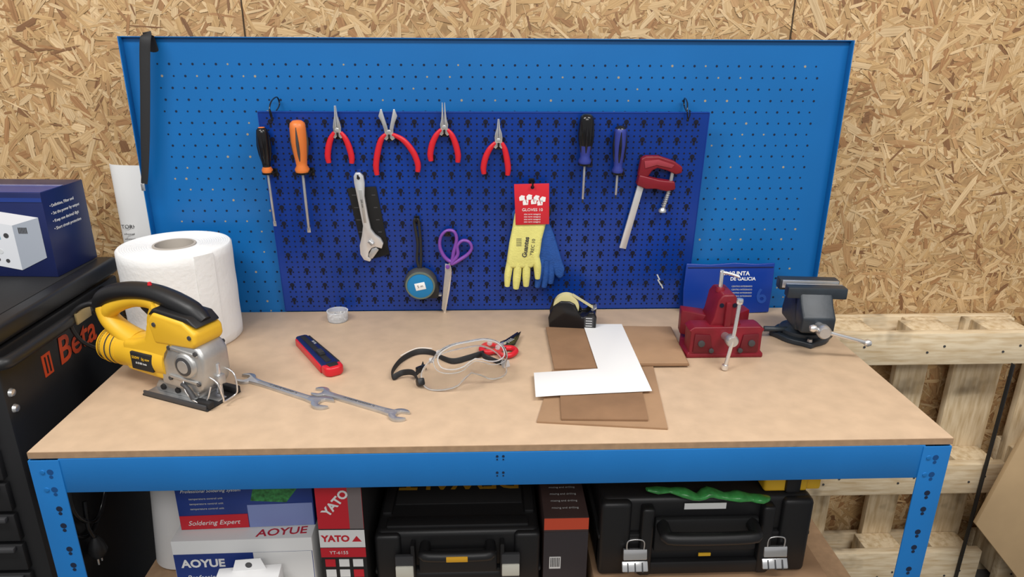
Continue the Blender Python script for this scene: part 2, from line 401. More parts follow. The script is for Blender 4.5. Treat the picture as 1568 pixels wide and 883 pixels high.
# adjustable wrench on its card
t=troot("adjustable_wrench",-.298,1.094)
def W_(p): return S(p,555,330,.00142,.00153)
prism("display_card",W_([(533,290),(578,287),(592,393),(551,403)]),.001,.0035,M("display_card_black",(.004,.004,.004),.8),t)
for k in range(5):
    box("card_print",(.010,.0022,.0005),(W_([(543+k*1.8,300+k*19)])[0][0],W_([(0,300+k*19)])[0][1],.0037),mGrey,t,bev=0)
    box("card_print",(.008,.0022,.0005),(W_([(573+k*2,300+k*19)])[0][0],W_([(0,300+k*19)])[0][1],.0037),mGrey,t,bev=0)
box("card_green",(.016,.006,.0006),(.030,-.073,.0038),mGreen,t,bev=0,rot=(0,0,rad(8)))
mWr=M("wrench_bright_steel",(.74,.75,.76),.3,.65)
prism("body",W_([(549,265),(556,265),(561,270),(562,280),(560,300),(563,330),(566,350),(572,359),(580,365),(584,373),(581,381),(571,378),(565,380),(560,386),(558,394),(563,399),(560,402),(551,399),(546,390),(546,376),(551,360),(554,345),(551,320),(548,295),(546,280),(546,270)]),.006,.015,mWr,t,bev=.0014)
prism("jaw",W_([(565,381),(572,379),(576,383),(570,391),(565,397),(560,398),(559,391)]),.007,.014,mSteel,t,bev=.0008)
lathe("knurl",[(.005,-.006),(.0058,-.005),(.005,-.004),(.0058,-.002),(.005,-.001),(.0058,.001),(.005,.002),(.0058,.004),(.005,.006)],mSteel,t,loc=(.014,-.062,.0155),rot=(rad(90),0,rad(40)),seg=20)
prism("shaft_inset",W_([(552,290),(557,290),(560,340),(556,340)]),.0150,.0156,mAlu,t,bev=.0002)
cyl("hang_hole",.0036,.0006,(-.0025,.088,.0153),mHole2,t,bev=0)
text("stamp","200 mm",.006,(.001,.03,.0158),(0,0,rad(-84)),mGrey,t)
hook(t,-.0025,.088,.018)

# tape measure
t=troot("tape_measure",-.176,.930)
lathe("case",[(0,.0),(.034,.0),(.0375,.003),(.0385,.010),(.0375,.022),(.034,.027),(0,.027)],[mGrey],t,loc=(0,0,.003),seg=40)
prism("foot",[(0,-.036),(.040,-.034),(.043,-.014),(.038,.004),(.010,-.01)],.004,.028,mBlackM,t,bev=.003)
lathe("face_ring",[(.030,.027),(.0345,.027),(.034,.0295),(.0305,.030)],[M("ring_grey_green",srgb(98,108,96),.4)],t,loc=(0,0,.0025),closed=True,seg=40)
cyl("face",.0305,.002,(0,0,.0305),mTeal,t,seg=40)
box("label",(.024,.018,.0008),(0,-.001,.0318),mWhite,t,rot=(0,0,rad(12)),bev=.0002)
text("label_print","5 m",.009,(0,-.001,.0323),(0,0,rad(12)),mBlackM,t)
tube("wrist_strap",[(-.002,.036,.014),(-.006,.06,.012),(-.003,.10,.012),(-.008,.150,.013),(-.003,.156,.014),(.002,.150,.013),(.004,.10,.012),(.003,.06,.013),(.001,.036,.014)],.0024,mBlackM,t,flat=(1,1.4),res=6)
hook(t,-.003,.152,.016)
box("hook_tab",(.010,.004,.014),(.043,-.030,.014),mSteel,t)

# scissors
t=troot("scissors",-.112,.968)
sc=.00148
def Z_(p,sy=.00158): return S(p,684,408,sc,sy)
prism("blade",Z_([(680,402),(688,404),(690,416),(686,445),(678,484),(675,484),(676,450),(679,420)]),.006,.008,mChrome,t,bev=.0004)
prism("blade",Z_([(688,400),(682,405),(679,418),(676,440),(672,476),(676,480),(684,440),(690,412)]),.0082,.0100,mSteel,t,bev=.0004)
cyl("pivot",.005,.008,(0,0.002,.0085),mPurp,t,seg=20)
tube("handle_loop",[(*p,.0085) for p in Z_([(690,398),(680,392),(673,376),(675,360),(684,351),(695,352),(699,364),(694,384)])],[.0046,.0046,.0040,.0036,.0036,.0036,.0040,.0045],mPurp,t,closed=True,flat=(1.2,1))
tube("handle_loop",[(*p,.0095) for p in Z_([(690,402),(700,388),(700,374),(708,366),(718,368),(722,377),(717,386),(706,394)])],[.0048,.0044,.0038,.0036,.0036,.0036,.0040,.0045],mPurp,t,closed=True,flat=(1.2,1))
hook(t,.002,.083,.016)
t.location.y-=.004

# gloves
t=troot("work_gloves",.078,1.08)
def G_(p): return S(p,814,340,.00148,.00157)
def puff(name,pts,z0,z1,mat,bev):
    return prism(name,pts,z0,z1,mat,t,bev=bev,seg=4)
puff("blue_palm",G_([(838,334),(847,350),(852,362),(858,380),(864,398),(870,414),(868,426),(862,430),(855,424),(851,412),(846,404),(842,402),(828,402),(826,370),(828,340)]),.004,.022,mGlB,.006)
for i,(a,b,c) in enumerate([((834,398),(830,425),(827,444)),((841,400),(840,425),(838,444)),((848,400),(849,422),(848,438))]):
    tube("blue_finger_%d"%(i+1),[(*q,.013) for q in G_([a,b,c])],[.0095,.009,.0065],mGlB,t,n=14)
puff("yellow_palm",G_([(790,322),(787,345),(782,370),(778,400),(780,410),(818,410),(828,398),(830,385),(832,365),(838,340),(838,322)]),.012,.030,mGlY,.007)
for i,(a,b,c,r) in enumerate([((784,400),(780,422),(779,440),.0085),((796,402),(794,428),(793,444),.0095),((809,402),(809,425),(809,440),.0092)]):
    tube("yellow_finger_%d"%(i+1),[(*q,.021) for q in G_([a,b,c])],[r*1.05,r,r*.7],mGlY,t,n=14)
tube("yellow_thumb",[(*q,.021) for q in G_([(820,385),(826,408),(827,428)])],[.011,.0095,.006],mGlY,t,n=14)
tube("cuff_blue",[(*q,.02) for q in G_([(790,335),(789,326),(797,318)])],[.004,.005,.004],mGlB,t)
tube("cuff_black",[(*q,.02) for q in G_([(840,332),(842,322),(838,314)])],[.004,.005,.004],mBlackM,t)
prism("header_card",G_([(788,281),(840,280),(842,340),(791,341)]),.031,.033,mCRed,t)
for q in((-.020,.060),(-.004,.062),(.012,.060),(.026,.057),(-.012,.050),(.006,.052),(.020,.049)):
    prism("card_drawing",[(q[0]-.006,q[1]-.005),(q[0]+.005,q[1]-.004),(q[0]+.006,q[1]+.006),(q[0]-.002,q[1]+.008),(q[0]-.007,q[1]+.003)],.0330,.0334,mWhite,t,bev=0)
for q in((-.012,.060),(.004,.062),(.019,.058)):
    box("card_drawing_line",(.0012,.016,.0004),(q[0],q[1]-.003,.0337),mCRed,t,bev=0,rot=(0,0,rad(20)))
text("card_title","GLOVES 10",.0095,(.003,.034,.0336),(0,0,0),mWhite,t)
for k in range(4): text("card_line","size norm category",.0048,(.003,.024-k*.006,.0336),(0,0,0),mWhite,t)
cyl("hang_hole",.004,.0006,(.002,.086,.0334),mHole2,t,bev=0)
text("glove_print","Guantes",.015,(-.010,-.056,.0305),(0,0,rad(84)),mGrey,t,bold=.0004)
text("glove_print_small","TREC 10",.011,(.006,-.056,.0305),(0,0,rad(84)),mGrey,t)
for k in range(5): box("glove_print_line",(.012,.0012,.0004),(-.026,-.036-k*.004,.0303),mGrey,t,bev=0)
hook(t,.002,.088,.036)

# F clamp
t=troot("bar_clamp",.322,1.225)
def C_(p): return S(p,980,240,.00139,.00147)
prism("bar",C_([(980,262),(990,264),(965,385),(954,383)]),.010,.016,M("bar_light_steel",(.72,.72,.72),.35,.6),t,bev=.0008)
prism("fixed_jaw",C_([(977,240),(984,236),(1004,236),(1030,244),(1044,253),(1044,262),(1034,264),(1020,258),(1004,254),(996,258),(990,268),(974,266)]),.006,.022,mRed2,t,bev=.003,seg=3)
prism("jaw_web",C_([(982,243),(1004,241),(1030,249),(1026,254),(1002,249),(984,254)]),.0215,.0235,M("red_light_print",srgb(150,56,66),.4),t,bev=.0005)
prism("sliding_jaw",C_([(976,264),(992,268),(1008,272),(1034,275),(1036,287),(1022,290),(1004,286),(988,286),(973,280)]),.004,.024,mRed2,t,bev=.003,seg=3)
tube("spindle",[(*q,.014) for q in C_([(1030,262),(1027,290),(1021,318)])],.0042,mSteel,t,n=12)
for k in range(9):
    q=C_([(1028.5-k*.95,288+k*3.2)])[0]
    lathe("thread",[(.004,-.0008),(.0055,0),(.004,.0008)],mSteel,t,loc=(q[0],q[1],.014),rot=LY,closed=True,seg=14)
lathe("swivel_pad",[(0,-.004),(.009,-.004),(.009,0),(.005,.005),(0,.005)],mSteel,t,loc=(*C_([(1020,321)])[0],.014),rot=LY,seg=20)
hook(t,.004,-.03,.008);hook(t,.02,-.012,.006)

# ---------------------------------------------------------------- paper roll
t=root("paper_towel_roll",(-.677,.459,.85))
R=.112;Hh=.209
prof=[(.042,.002),(.046,0),(R-.003,0),(R,.003)]+[(R+.0004*math.sin(i*1.3),.003+(Hh-.006)*i/12) for i in range(1,12)]+[(R,Hh-.003),(R-.003,Hh)]
k=R-.006
while k>.050:
    prof+= [(k,Hh-.0006),(k-.002,Hh+.0004)];k-=.0045
prof+=[(.046,Hh),(.042,Hh-.002)]
lathe("roll",prof,mTissue,t,closed=True,seg=72)
lathe("cardboard_core",[(.038,.001),(.0425,.001),(.0425,Hh+.001),(.038,Hh+.001)],mCore,t,closed=True,seg=48)
a0=rad(-50)
prism("loose_sheet_edge",[(R*math.cos(a0+i*.06)+.0,R*math.sin(a0+i*.06)) for i in range(7)]+[((R+.0025)*math.cos(a0+i*.06),(R+.0025)*math.sin(a0+i*.06)) for i in range(6,-1,-1)],0.001,Hh-.002,mTissue,t,bev=0)

# ---------------------------------------------------------------- jigsaw
t=root("jigsaw",(-.566,.188,.85),(0,0,rad(-25)))
SIDE=(rad(90),0,0)
mm=lambda L:[(a/1000,b/1000) for a,b in L]
def side(name,pts,w,mat,bev=.003,seg=3,yc=0):
    return prism(name,mm(pts),-w/2,w/2,mat,t,loc=(0,yc,0),rot=SIDE,bev=bev,seg=seg)
box("shoe",(.156,.082,.004),(0,0,.002),mBlackM,t,bev=.0015)
prism("shoe_steel",[(-.074,-.034),(.05,-.034),(.05,-.010),(.074,-.010),(.074,.010),(.05,.010),(.05,.034),(-.074,.034)],.004,.0065,mSteel,t,bev=.0008)
for s in(-1,1):
    box("shoe_lip",(.15,.004,.010),(0,s*.039,.006),mGrey,t,bev=.0015)
side("shoe_bracket",[(-60,6),(40,6),(44,16),(30,30),(-52,30),(-62,16)],.046,mAlu)
for s in(-1,1): 
    for x in(-.04,-.005): lathe("bracket_bolt",[(0,.004),(.005,.004),(.006,0),(0,0)],mBlackM,t,loc=(x,s*.023,.018),rot=(rad(90) if s<0 else rad(-90),0,0),seg=16)
lathe("motor_housing",[(0,-.200),(.020,-.200),(.028,-.195),(.0325,-.182),(.034,-.150),(.034,-.120),(.036,-.112),(.037,-.06),(.036,-.02),(.0,-.02)],[mYel],t,loc=(0,0,.068),rot=(0,rad(90),0),seg=40)
for k in range(7):
    x=-.190+k*.0075
    lathe("vent_slot",[(.0318,-.0009),(.0346 if k>1 else .0325,-.0009),(.0346 if k>1 else .0325,.0009),(.0318,.0009)],mGrey if k%2 else mYel,t,loc=(x,0,.068),rot=(0,rad(90),0),closed=True,seg=36)
side("body_shell",[(-120,40),(-20,34),(-18,60),(14,112),(30,120),(30,150),(-30,160),(-52,142),(-62,112),(-92,102),(-122,98)],.062,mYel,bev=.010,seg=4)
side("front_shell",[(-34,108),(58,112),(66,122),(66,142),(40,160),(-28,168),(-44,150)],.066,mYel,bev=.009,seg=4)
side("gear_housing",[(-34,26),(52,22),(66,34),(74,56),(74,98),(62,116),(-6,116),(-22,96),(-36,60)],.062,mAlu,bev=.008,seg=4)
side("gear_rib",[(-10,48),(60,44),(60,50),(-10,54)],.068,mAlu,bev=.001)
side("gear_rib_2",[(-4,104),(64,98),(64,103),(-4,110)],.067,mAlu,bev=.001)
for s in(-1,1):
    rr=(rad(90) if s<0 else rad(-90),0,0)
    lathe("gear_boss",[(0,.010),(.012,.010),(.014,.008),(.0215,.007),(.024,.004),(.025,0),(0,0)],mAlu,t,loc=(.034,s*.030,.078),rot=rr,seg=32)
    lathe("boss_ring",[(.0125,.0100),(.0175,.0088),(.0175,.0070),(.0125,.0078)],mGrey,t,loc=(.034,s*.030,.078),rot=rr,seg=32,closed=True)
    for dx,dz in((-.012,.046),(.058,.046),(.060,.104),(-.004,.106),(.054,.134),(-.030,.146)):
        lathe("screw",[(0,.003),(.004,.003),(.0045,0)],mGrey,t,loc=(dx if dx>0 else dx+.004,s*(.031 if dz<.12 else .0318),dz),rot=rr,seg=14)
tube("handle_grip",[(-.182,0,.118),(-.196,0,.138),(-.186,0,.160),(-.150,0,.177),(-.100,0,.188),(-.050,0,.190),(-.005,0,.182),(.035,0,.170),(.060,0,.154)],[.012,.017,.0185,.0185,.018,.018,.019,.018,.012],mBlack,t,flat=(.92,1),up=(0,0,1),n=18)
tube("handle_underside",[(-.186,0,.124),(-.172,0,.142),(-.140,0,.158),(-.100,0,.170),(-.055,0,.172),(-.025,0,.155)],[.015,.0165,.014,.013,.015,.02],mYel,t,n=16)
tube("rear_strut",[(-.190,0,.146),(-.180,0,.120),(-.152,0,.100),(-.118,0,.085)],[.015,.0165,.018,.022],mYel,t,n=16,flat=(1,1.15))
tube("front_strut",[(-.030,0,.168),(-.048,0,.145),(-.055,0,.120),(-.060,0,.095)],[.022,.019,.018,.024],mYel,t,n=16,flat=(1,1.2))
side("trigger",[(-92,168),(-64,170),(-58,150),(-70,146),(-84,156)],.014,mBlack,bev=.002)
side("black_collar",[(-46,158),(-30,174),(50,167),(68,150),(52,155),(-26,164)],.058,mBlack,bev=.004)
lathe("lock_button",[(0,.006),(.003,.005),(.004,0)],mRed,t,loc=(-.055,-.004,.206),seg=14)
side("name_plate",[(-96,50),(-44,50),(-44,84),(-96,84)],.0745,mBlackM,bev=.002)
text("name_print","550W  jig saw",.0075,(-.070,-.0376,.074),SIDE,mYel,t)
text("name_print","0-3100 /min",.0055,(-.070,-.0376,.064),SIDE,mWhite,t)
box("speed_dial",(.02,.01,.016),(-.150,-.004,.171),mRed,t,bev=.003)
cyl("plunger",.0045,.06,(.072,0,.046),mChrome,t,seg=16)
box("blade",(.008,.0012,.05),(.074,0,.026),mSteel,t,bev=.0003)
box("blade_clamp",(.016,.016,.018),(.073,0,.046),mSteel,t,bev=.002)
tube("wire_guard",[(.060,-.020,.060),(.088,-.020,.050),(.094,-.017,.020),(.090,-.012,.010),(.090,.012,.010),(.094,.017,.020),(.088,.020,.050),(.060,.020,.060)],.0015,mChrome,t,n=8)
tube("orbit_lever",[(.020,-.034,.040),(.034,-.037,.036),(.046,-.037,.018)],[.004,.004,.0055],mGrey,t,n=10)
tube("wire_guard_side",[(.02,-.030,.052),(.030,-.038,.030),(.050,-.038,.014),(.066,-.030,.012),(.074,-.022,.04)],.0014,mChrome,t,n=8)
for y in(-.02,.02): box("shoe_claw",(.034,.012,.012),(.064,y*1.6,.010),mBlackM,t,bev=.002)
tube("power_cord",[(-.196,0,.140),(-.218,-.006,.146),(-.240,-.02,.136),(-.252,-.03,.112),(-.244,-.02,.070),(-.230,.02,.030),(-.215,.04,.006),(-.190,.07,.006)],[.0065,.0055,.0045,.0038,.0038,.0038,.0038,.0038],mBlack,t,n=10)

# ---------------------------------------------------------------- small things on the bench
t=root("clear_pot",(-.368,.541,.85))
lathe("wall",[(0,0),(.0225,0),(.0235,.003),(.0235,.024),(.0225,.024),(.0222,.002),(0,.002)],mRim,t,seg=40)
lathe("rim",[(.0225,.022),(.0245,.022),(.0245,.0245),(.0225,.0245)],mRim,t,seg=40,closed=True)
rr=random.Random(2)
mPin=M("bright_pins",(.62,.61,.58),.35,.4)
for k in range(60):
    a=rr.uniform(0,6.28);r=rr.uniform(0,.018)
    cyl("screw_piece",.0015,.009,(r*math.cos(a),r*math.sin(a),rr.uniform(.005,.016)),mPin if k%4 else mSteel,t,rot=(rr.uniform(0,3),rr.uniform(0,3),0),seg=8,bev=0)

t=root("utility_knife",(-.368,.333,.85),(0,0,rad(-57)))
prism("body",mm([(-98,-10),(-92,-14),(20,-17),(80,-19),(86,19),(20,17),(-92,13),(-98,9)]),.001,.018,mCBlueD,t,bev=.004,seg=3)
prism("red_edge",mm([(-88,-16.5),(20,-19.5),(70,-21),(70,-16),(20,-14.5),(-88,-11.5)]),.001,.0165,mRed,t,bev=.002)
prism("black_edge",mm([(-88,16),(20,19.5),(70,20.5),(70,17),(20,15.5),(-88,12)][::-1]),.001,.0175,mBlackM,t,bev=.0015)
prism("red_tail",mm([(70,-20),(90,-19),(98,-10),(98,10),(90,19),(70,20),(78,0)]),.0,.020,mRed,t,bev=.005,seg=3)
prism("tail_grip",mm([(74,-11),(90,-9),(90,9),(74,11)]),.0195,.0215,mBlackM,t,bev=.001)
prism("slide_track",mm([(-88,-5),(62,-6),(62,6),(-88,5)]),.0175,.0192,mBlackM,t,bev=.0004)
box("slider",(.026,.012,.006),(.018,0,.021),mBlackM,t,bev=.002)
for k in range(4): box("slider_rib",(.0015,.011,.002),(.009+k*.005,0,.0243),mGrey,t,bev=.0003)
box("blade_mouth",(.016,.012,.004),(-.098,0,.011),mSteel,t,bev=.0005)
text("print","SX 18",.007,(-.045,.0095,.0184),(0,0,0),mLG,t)

def spanner(x,y,ang,Ln,Ra,Rb,z=.85):
    t=root("open_end_spanner",(x,y,z),(0,0,rad(ang)))
    def head(cx,R,beta,w):
        g=math.asin(w/2/R);pts=[];ph=rad(26)
        a0=-math.pi+ph;a1=beta-g
        for k in range(13):
            a=a0+(a1-a0)*k/12;pts.append((cx+R*math.cos(a),R*math.sin(a)))
        ux,uy=math.cos(beta),math.sin(beta);px,py=-uy,ux
        for d,q in((-.05*R,-w/2),(-.30*R,-w/4),(-.30*R,w/4),(-.05*R,w/2)):
            pts.append((cx+ux*d+px*q,uy*d+py*q))
        a0=beta+g;a1=math.pi-ph
        for k in range(13):
            a=a0+(a1-a0)*k/12;pts.append((cx+R*math.cos(a),R*math.sin(a)))
        return pts
    h1=head(Ln/2-Ra*.8,Ra,rad(15),Ra*1.05)
    h2=[(-x,-y) for x,y in head(Ln/2-Rb*.8,Rb,rad(15),Rb*1.05)]
    prism("body",h1+[(Ln*.25,.0066),(-Ln*.25,.0060)]+h2+[(-Ln*.25,-.0060),(Ln*.25,-.0066)],.0,.0065,mSteel,t,bev=.0012)
    prism("shank_recess",[(-Ln*.28,-.0030),(Ln*.28,-.0034),(Ln*.28,.0034),(-Ln*.28,.0030)],.0064,.0069,mAlu,t,bev=.0002)
    text("stamp","17  CHROME VANADIUM  16",.0055,(0,0,.0070),(0,0,0),mGrey,t)
spanner(-.400,.190,-31,.226,.0205,.0185)
spanner(-.252,.137,-29.5,.207,.0190,.0170)

# safety goggles
gx,gy=-.056,.218
t=root("safety_goggles",(gx,gy,.8502),(0,0,rad(24)))
def gl(sx,sz,y,bow):
    pts=[]
    for k in range(48):
        a=2*math.pi*k/48
        x=math.copysign(abs(math.cos(a))**.75,math.cos(a))*sx;z=math.copysign(abs(math.sin(a))**.8,math.sin(a))*sz
        if z<0: z*=1-.55*math.exp(-(x/.022)**2)
        else: z*=1-.10*math.exp(-(x/.03)**2)
        pts.append(Vector((x,y+bow*(x/sx)**2,z+.040)))
    return pts
rings=[gl(.066,.027,-.030,.012),gl(.073,.032,-.026,.014),gl(.076,.036,-.010,.020),gl(.080,.038,.006,.026),gl(.086,.040,.012,.032)]
tilt=Matrix.Rotation(rad(-54),4,'X')
V=[];Fc=[]
for r_ in rings: V+= [tilt@p for p in r_]
zmin=min(v.z for v in V);yc=sum(v.y for v in V)/len(V)
V=[Vector((v.x,v.y-yc,v.z-zmin+.002)) for v in V]
for i in range(len(rings)-1):
    for k in range(48):
        k2=(k+1)%48;Fc.append((i*48+k,i*48+k2,(i+1)*48+k2,(i+1)*48+k))
me=bpy.data.meshes.new("frame");me.from_pydata(V,[],Fc+[tuple(range(48))])
o=link("frame",me,mClear,t,(0,0,0),(0,0,0),ang=50)
so=o.modifiers.new("s","SOLIDIFY");so.thickness=.0012
tube("front_rim",[V[k] for k in range(0,48,2)],.0012,mRim,t,closed=True,n=8,res=2)
tube("back_rim",[V[4*48+k] for k in range(0,48,2)],.0017,mRim,t,closed=True,n=8,res=2)
tube("mid_rim",[V[1*48+k] for k in range(0,48,2)],.0009,mRim,t,closed=True,n=8,res=2)
for s in(-1,1):
    for k in range(2):
        q=V[2*48+12+(-5 if s>0 else 5)-k*3*s]
        cyl("vent",.005,.006,tuple(q),mRim,t,rot=(rad(20),0,0),seg=14)
eL=V[4*48+24];eR=V[4*48]
box("strap_clip",(.014,.018,.014),(eL.x-.004,eL.y,eL.z),mBlack,t,bev=.003,rot=(rad(-30),0,0))
box("strap_clip",(.012,.016,.014),(eR.x+.002,eR.y,eR.z),mRim,t,bev=.002,rot=(rad(-30),0,0))
def gw(x,y,z):
    c,s=math.cos(rad(-24)),math.sin(rad(-24));dx,dy=x-gx,y-gy
    return (dx*c-dy*s,dx*s+dy*c,z)
tube("strap",[(eL.x-.008,eL.y,eL.z),gw(-.162,.222,.020),gw(-.185,.240,.012),gw(-.203,.232,.007),gw(-.206,.262,.007),gw(-.194,.310,.007),gw(-.168,.345,.007),gw(-.138,.343,.007),gw(-.110,.312,.007),gw(-.088,.300,.007),gw(-.058,.316,.007),gw(-.030,.335,.007),(.062,.078,.012),(eR.x-.004,eR.y+.022,eR.z*.6),(eR.x+.004,eR.y+.004,eR.z)],.0058,mBlackM,t,flat=(1,.22),up=(0,.35,1),n=12,res=7)
tube("strap_stitch",[gw(-.197,.314,.0135),gw(-.168,.349,.0135),gw(-.136,.347,.0135)],.0008,mWhite,t,n=6)
box("buckle",(.022,.010,.010),gw(-.152,.268,.007),mBlackG,t,rot=(0,0,rad(20)),bev=.002)
tube("strap_tail",[gw(-.160,.225,.012),gw(-.158,.248,.008),gw(-.152,.268,.007),gw(-.150,.292,.006)],.005,mBlackM,t,flat=(1,.25),up=(0,.35,1),n=10)

t=root("snips",(.008,.362,.85),(0,0,rad(-26)))
tube("handle_loop",[(-.004,-.004,.008),(-.022,.006,.008),(-.036,-.006,.008),(-.033,-.028,.008),(-.016,-.034,.008),(-.004,-.020,.008)],.0058,mRed,t,closed=True,n=12)
tube("handle_loop",[(.004,-.004,.008),(.022,.006,.008),(.036,-.006,.008),(.033,-.028,.008),(.016,-.034,.008),(.004,-.020,.008)],.0058,mRed,t,closed=True,n=12)
prism("blade",mm([(-10,-4),(10,0),(14,20),(9,52),(0,90),(-3,90),(-8,50),(-13,20)]),.004,.008,mBlackG,t,bev=.001)
prism("blade",mm([(12,-4),(-8,0),(-12,18),(-2,48),(2,90),(14,52),(21,24)]),.0085,.012,mBlackG,t,bev=.001,rot=(0,0,rad(-3)))
cyl("pivot",.006,.010,(0,.012,.009),mChrome,t)
for k in range(4): box("blade_mark",(.010,.0012,.0006),(.004+k*.001,.022+k*.006,.0123),mLG,t,bev=0)

# cardboard and paper
def sheet(name,pts,z,th,mat,extra=None):
    cx=sum(p[0] for p in pts)/len(pts);cy=sum(p[1] for p in pts)/len(pts)
    t=root(name,(cx,cy,z))
    prism("sheet",[(a-cx,b-cy) for a,b in pts],0,th,mat,t,bev=.0003)
    return t,cx,cy
t,cx,cy=sheet("cardboard_sheet",[(.106,.262),(.086,.170),(.062,.066),(.281,.037),(.310,.273)],.85,.004,mCard)
t,cx,cy=sheet("cardboard_sheet",[(.111,.470),(.110,.259),(.262,.262),(.270,.272),(.382,.271),(.394,.465),(.28,.472)],.8542,.004,mCard2)
prism("lighter_flap",[(.275-cx,.467-cy),(.272-cx,.275-cy),(.380-cx,.273-cy),(.391-cx,.463-cy)],.004,.0055,mCard,t,bev=.0003)
t,cx,cy=sheet("cardboard_sheet",[(.111,.160),(.264,.164),(.252,.059),(.104,.066)],.8542,.004,mCard2)
t,cx,cy=sheet("paper_sheet",[(.196,.479),(.284,.477),(.281,.157),(.110,.145),(.065,.140),(.068,.237),(.195,.252)],.8598,.0008,mWhite)

# tape dispenser
t=root("tape_dispenser",(.172,.492,.85),(0,0,rad(-8)))
for s in(-1,1):
    prism("cheek",mm([(-50,0),(50,0),(54,8),(55,36),(48,47),(38,47),(32,36),(22,34),(14,46),(6,64),(-6,70),(-26,70),(-44,56),(-53,30)]),s*.026-.004,s*.026+.004,mBlackG,t,rot=SIDE,bev=.003,seg=3)
prism("base",mm([(-50,0),(50,0),(53,10),(53,32),(46,42),(34,32),(10,30),(-46,34)]),-.024,.024,mBlackG,t,rot=SIDE,bev=.002)
lathe("tape_roll",[(.013,-.0095),(.029,-.0095),(.029,.0095),(.013,.0095)],mTape,t,loc=(-.014,0,.050),rot=SIDE,closed=True,seg=40)
lathe("hub",[(0,-.022),(.0125,-.022),(.0125,.022),(0,.022)],mBlack,t,loc=(-.014,0,.050),rot=SIDE,seg=24)
prism("tape_tongue",mm([(0,77),(46,49),(46,48.4),(0,76.4)]),-.009,.009,mTape,t,rot=SIDE,bev=0)
prism("cutter",mm([(42,46),(54,53),(55,51),(46,43)]),-.012,.012,mSteel,t,rot=SIDE,bev=.0003)
box("print_panel",(.020,.0005,.026),(.038,-.0302,.024),mGrey,t,bev=0)
for k in range(4): box("print",(.014,.0005,.002),(.038,-.0306,.015+k*.006),mLG,t,bev=0)

# red corner clamp
t=root("corner_clamp",(.468,.347,.85))
mRD=M("red_cast_dark",srgb(92,12,24),.5)
prism("base_block",mm([(-78,0),(78,0),(78,10),(74,12),(74,56),(78,62),(68,68),(-68,68),(-78,60),(-74,56),(-74,12),(-78,10)]),-.012,.030,mRed2,t,rot=SIDE,bev=.003,seg=3)
prism("foot_plate",mm([(-80,-32),(80,-32),(82,20),(60,90),(-60,90),(-82,20)]),0,.010,mRed2,t,bev=.003)
prism("inset_left",mm([(-68,14),(-28,14),(-34,52),(-66,54)]),.030,.0335,mRD,t,rot=SIDE,bev=.0015)
prism("inset_right",mm([(28,14),(68,14),(66,54),(34,52)]),.030,.0335,mRD,t,rot=SIDE,bev=.0015)
prism("tower",mm([(-36,60),(36,60),(24,84),(18,126),(12,134),(-12,134),(-20,122),(-26,84)]),-.050,.020,mRed2,t,rot=SIDE,bev=.004,seg=3)
prism("tower_web",mm([(-7,50),(7,50),(6,120),(-6,120)]),.018,.028,mRed2,t,rot=SIDE,bev=.003)
for s in(-1,1):
    prism("jaw",mm([(s*30,20),(s*74,50),(s*70,80),(s*24,60)][::s]),.02,.075,mRed2,t,bev=.003)
    cyl("bolt",.007,.006,(s*.052,-.034,.034),mGrey,t,rot=SIDE,seg=18)
    cyl("lower_bolt",.005,.006,(s*.030,-.034,.018),mGrey,t,rot=SIDE,seg=18)
    cyl("tower_hole",.0045,.002,(s*.0135,-.0205,.112),mHole2,t,rot=SIDE,seg=16,bev=0)
cyl("screw",.008,.08,(-.004,-.045,.052),mSteel,t,rot=(rad(80),0,0),seg=20)
lathe("screw_hub",[(0,-.010),(.010,-.010),(.0125,-.006),(.0125,.006),(.010,.010),(0,.010)],mSteel,t,loc=(-.007,-.078,.060),rot=(rad(90),0,0),seg=24)
tube("tommy_bar",[(-.018,-.088,.005),(-.007,-.084,.066),(.001,-.076,.140)],.0038,mChrome,t,n=12)
for p in((-.018,-.088,.007),(.001,-.076,.142)): lathe("bar_knob",[(0,-.006),(.006,-.005),(.007,0),(.006,.005),(0,.006)],mChrome,t,loc=p,seg=20)
cyl("rear_rod",.0042,.056,(-.008,.015,.148),mChrome,t,seg=16)
tube("rear_bar",[(-.012,.015,.172),(.010,.012,.168),(.026,.008,.163)],.0034,mChrome,t,n=10)
lathe("top_cap",[(0,.006),(.008,.005),(.010,0),(.010,-.004),(0,-.004)],mRed2,t,loc=(-.008,.015,.134),seg=20)

# bench vise
t=root("bench_vise",(.674,.422,.85),(0,0,rad(-6)))
base=[]
for k in range(24):
    a=2*math.pi*k/24;r=.058+.012*max(0,math.cos(4*a))**3;base.append((r*math.cos(a),r*math.sin(a)))
prism("base",base,0,.012,mVise,t,bev=.003,seg=3)
lathe("swivel",[(.046,.011),(.048,.016),(.046,.022),(.036,.026),(.030,.034),(.030,.04),(0,.04)],mVise,t,seg=36)
for k in range(4):
    a=k*math.pi/2;lathe("bolt",[(0,.006),(.005,.006),(.006,0)],mSteel,t,loc=(.056*math.cos(a),.056*math.sin(a),.012),seg=6)
prism("body",mm([(-52,34),(46,34),(50,52),(40,84),(24,92),(22,118),(-46,118),(-50,92),(-56,60)]),-.034,.034,mVise,t,rot=(rad(90),0,rad(90)),bev=.006,seg=3)
prism("slide_bar",mm([(-74,46),(56,46),(56,76),(-74,76)]),-.020,.020,mVise,t,rot=(rad(90),0,rad(90)),bev=.004)
prism("front_jaw_body",mm([(-88,44),(-60,40),(-40,60),(-26,100),(-24,124),(-50,124),(-66,100),(-90,78)]),-.034,.034,mVise,t,rot=(rad(90),0,rad(90)),bev=.005,seg=3)
box("front_jaw",(.122,.026,.024),(.002,-.041,.120),mVise,t,bev=.003)
box("rear_jaw",(.126,.028,.024),(.002,.013,.120),mVise,t,bev=.003)
box("front_jaw_plate",(.116,.005,.017),(.002,-.0265,.1235),mSteel,t,bev=.0006)
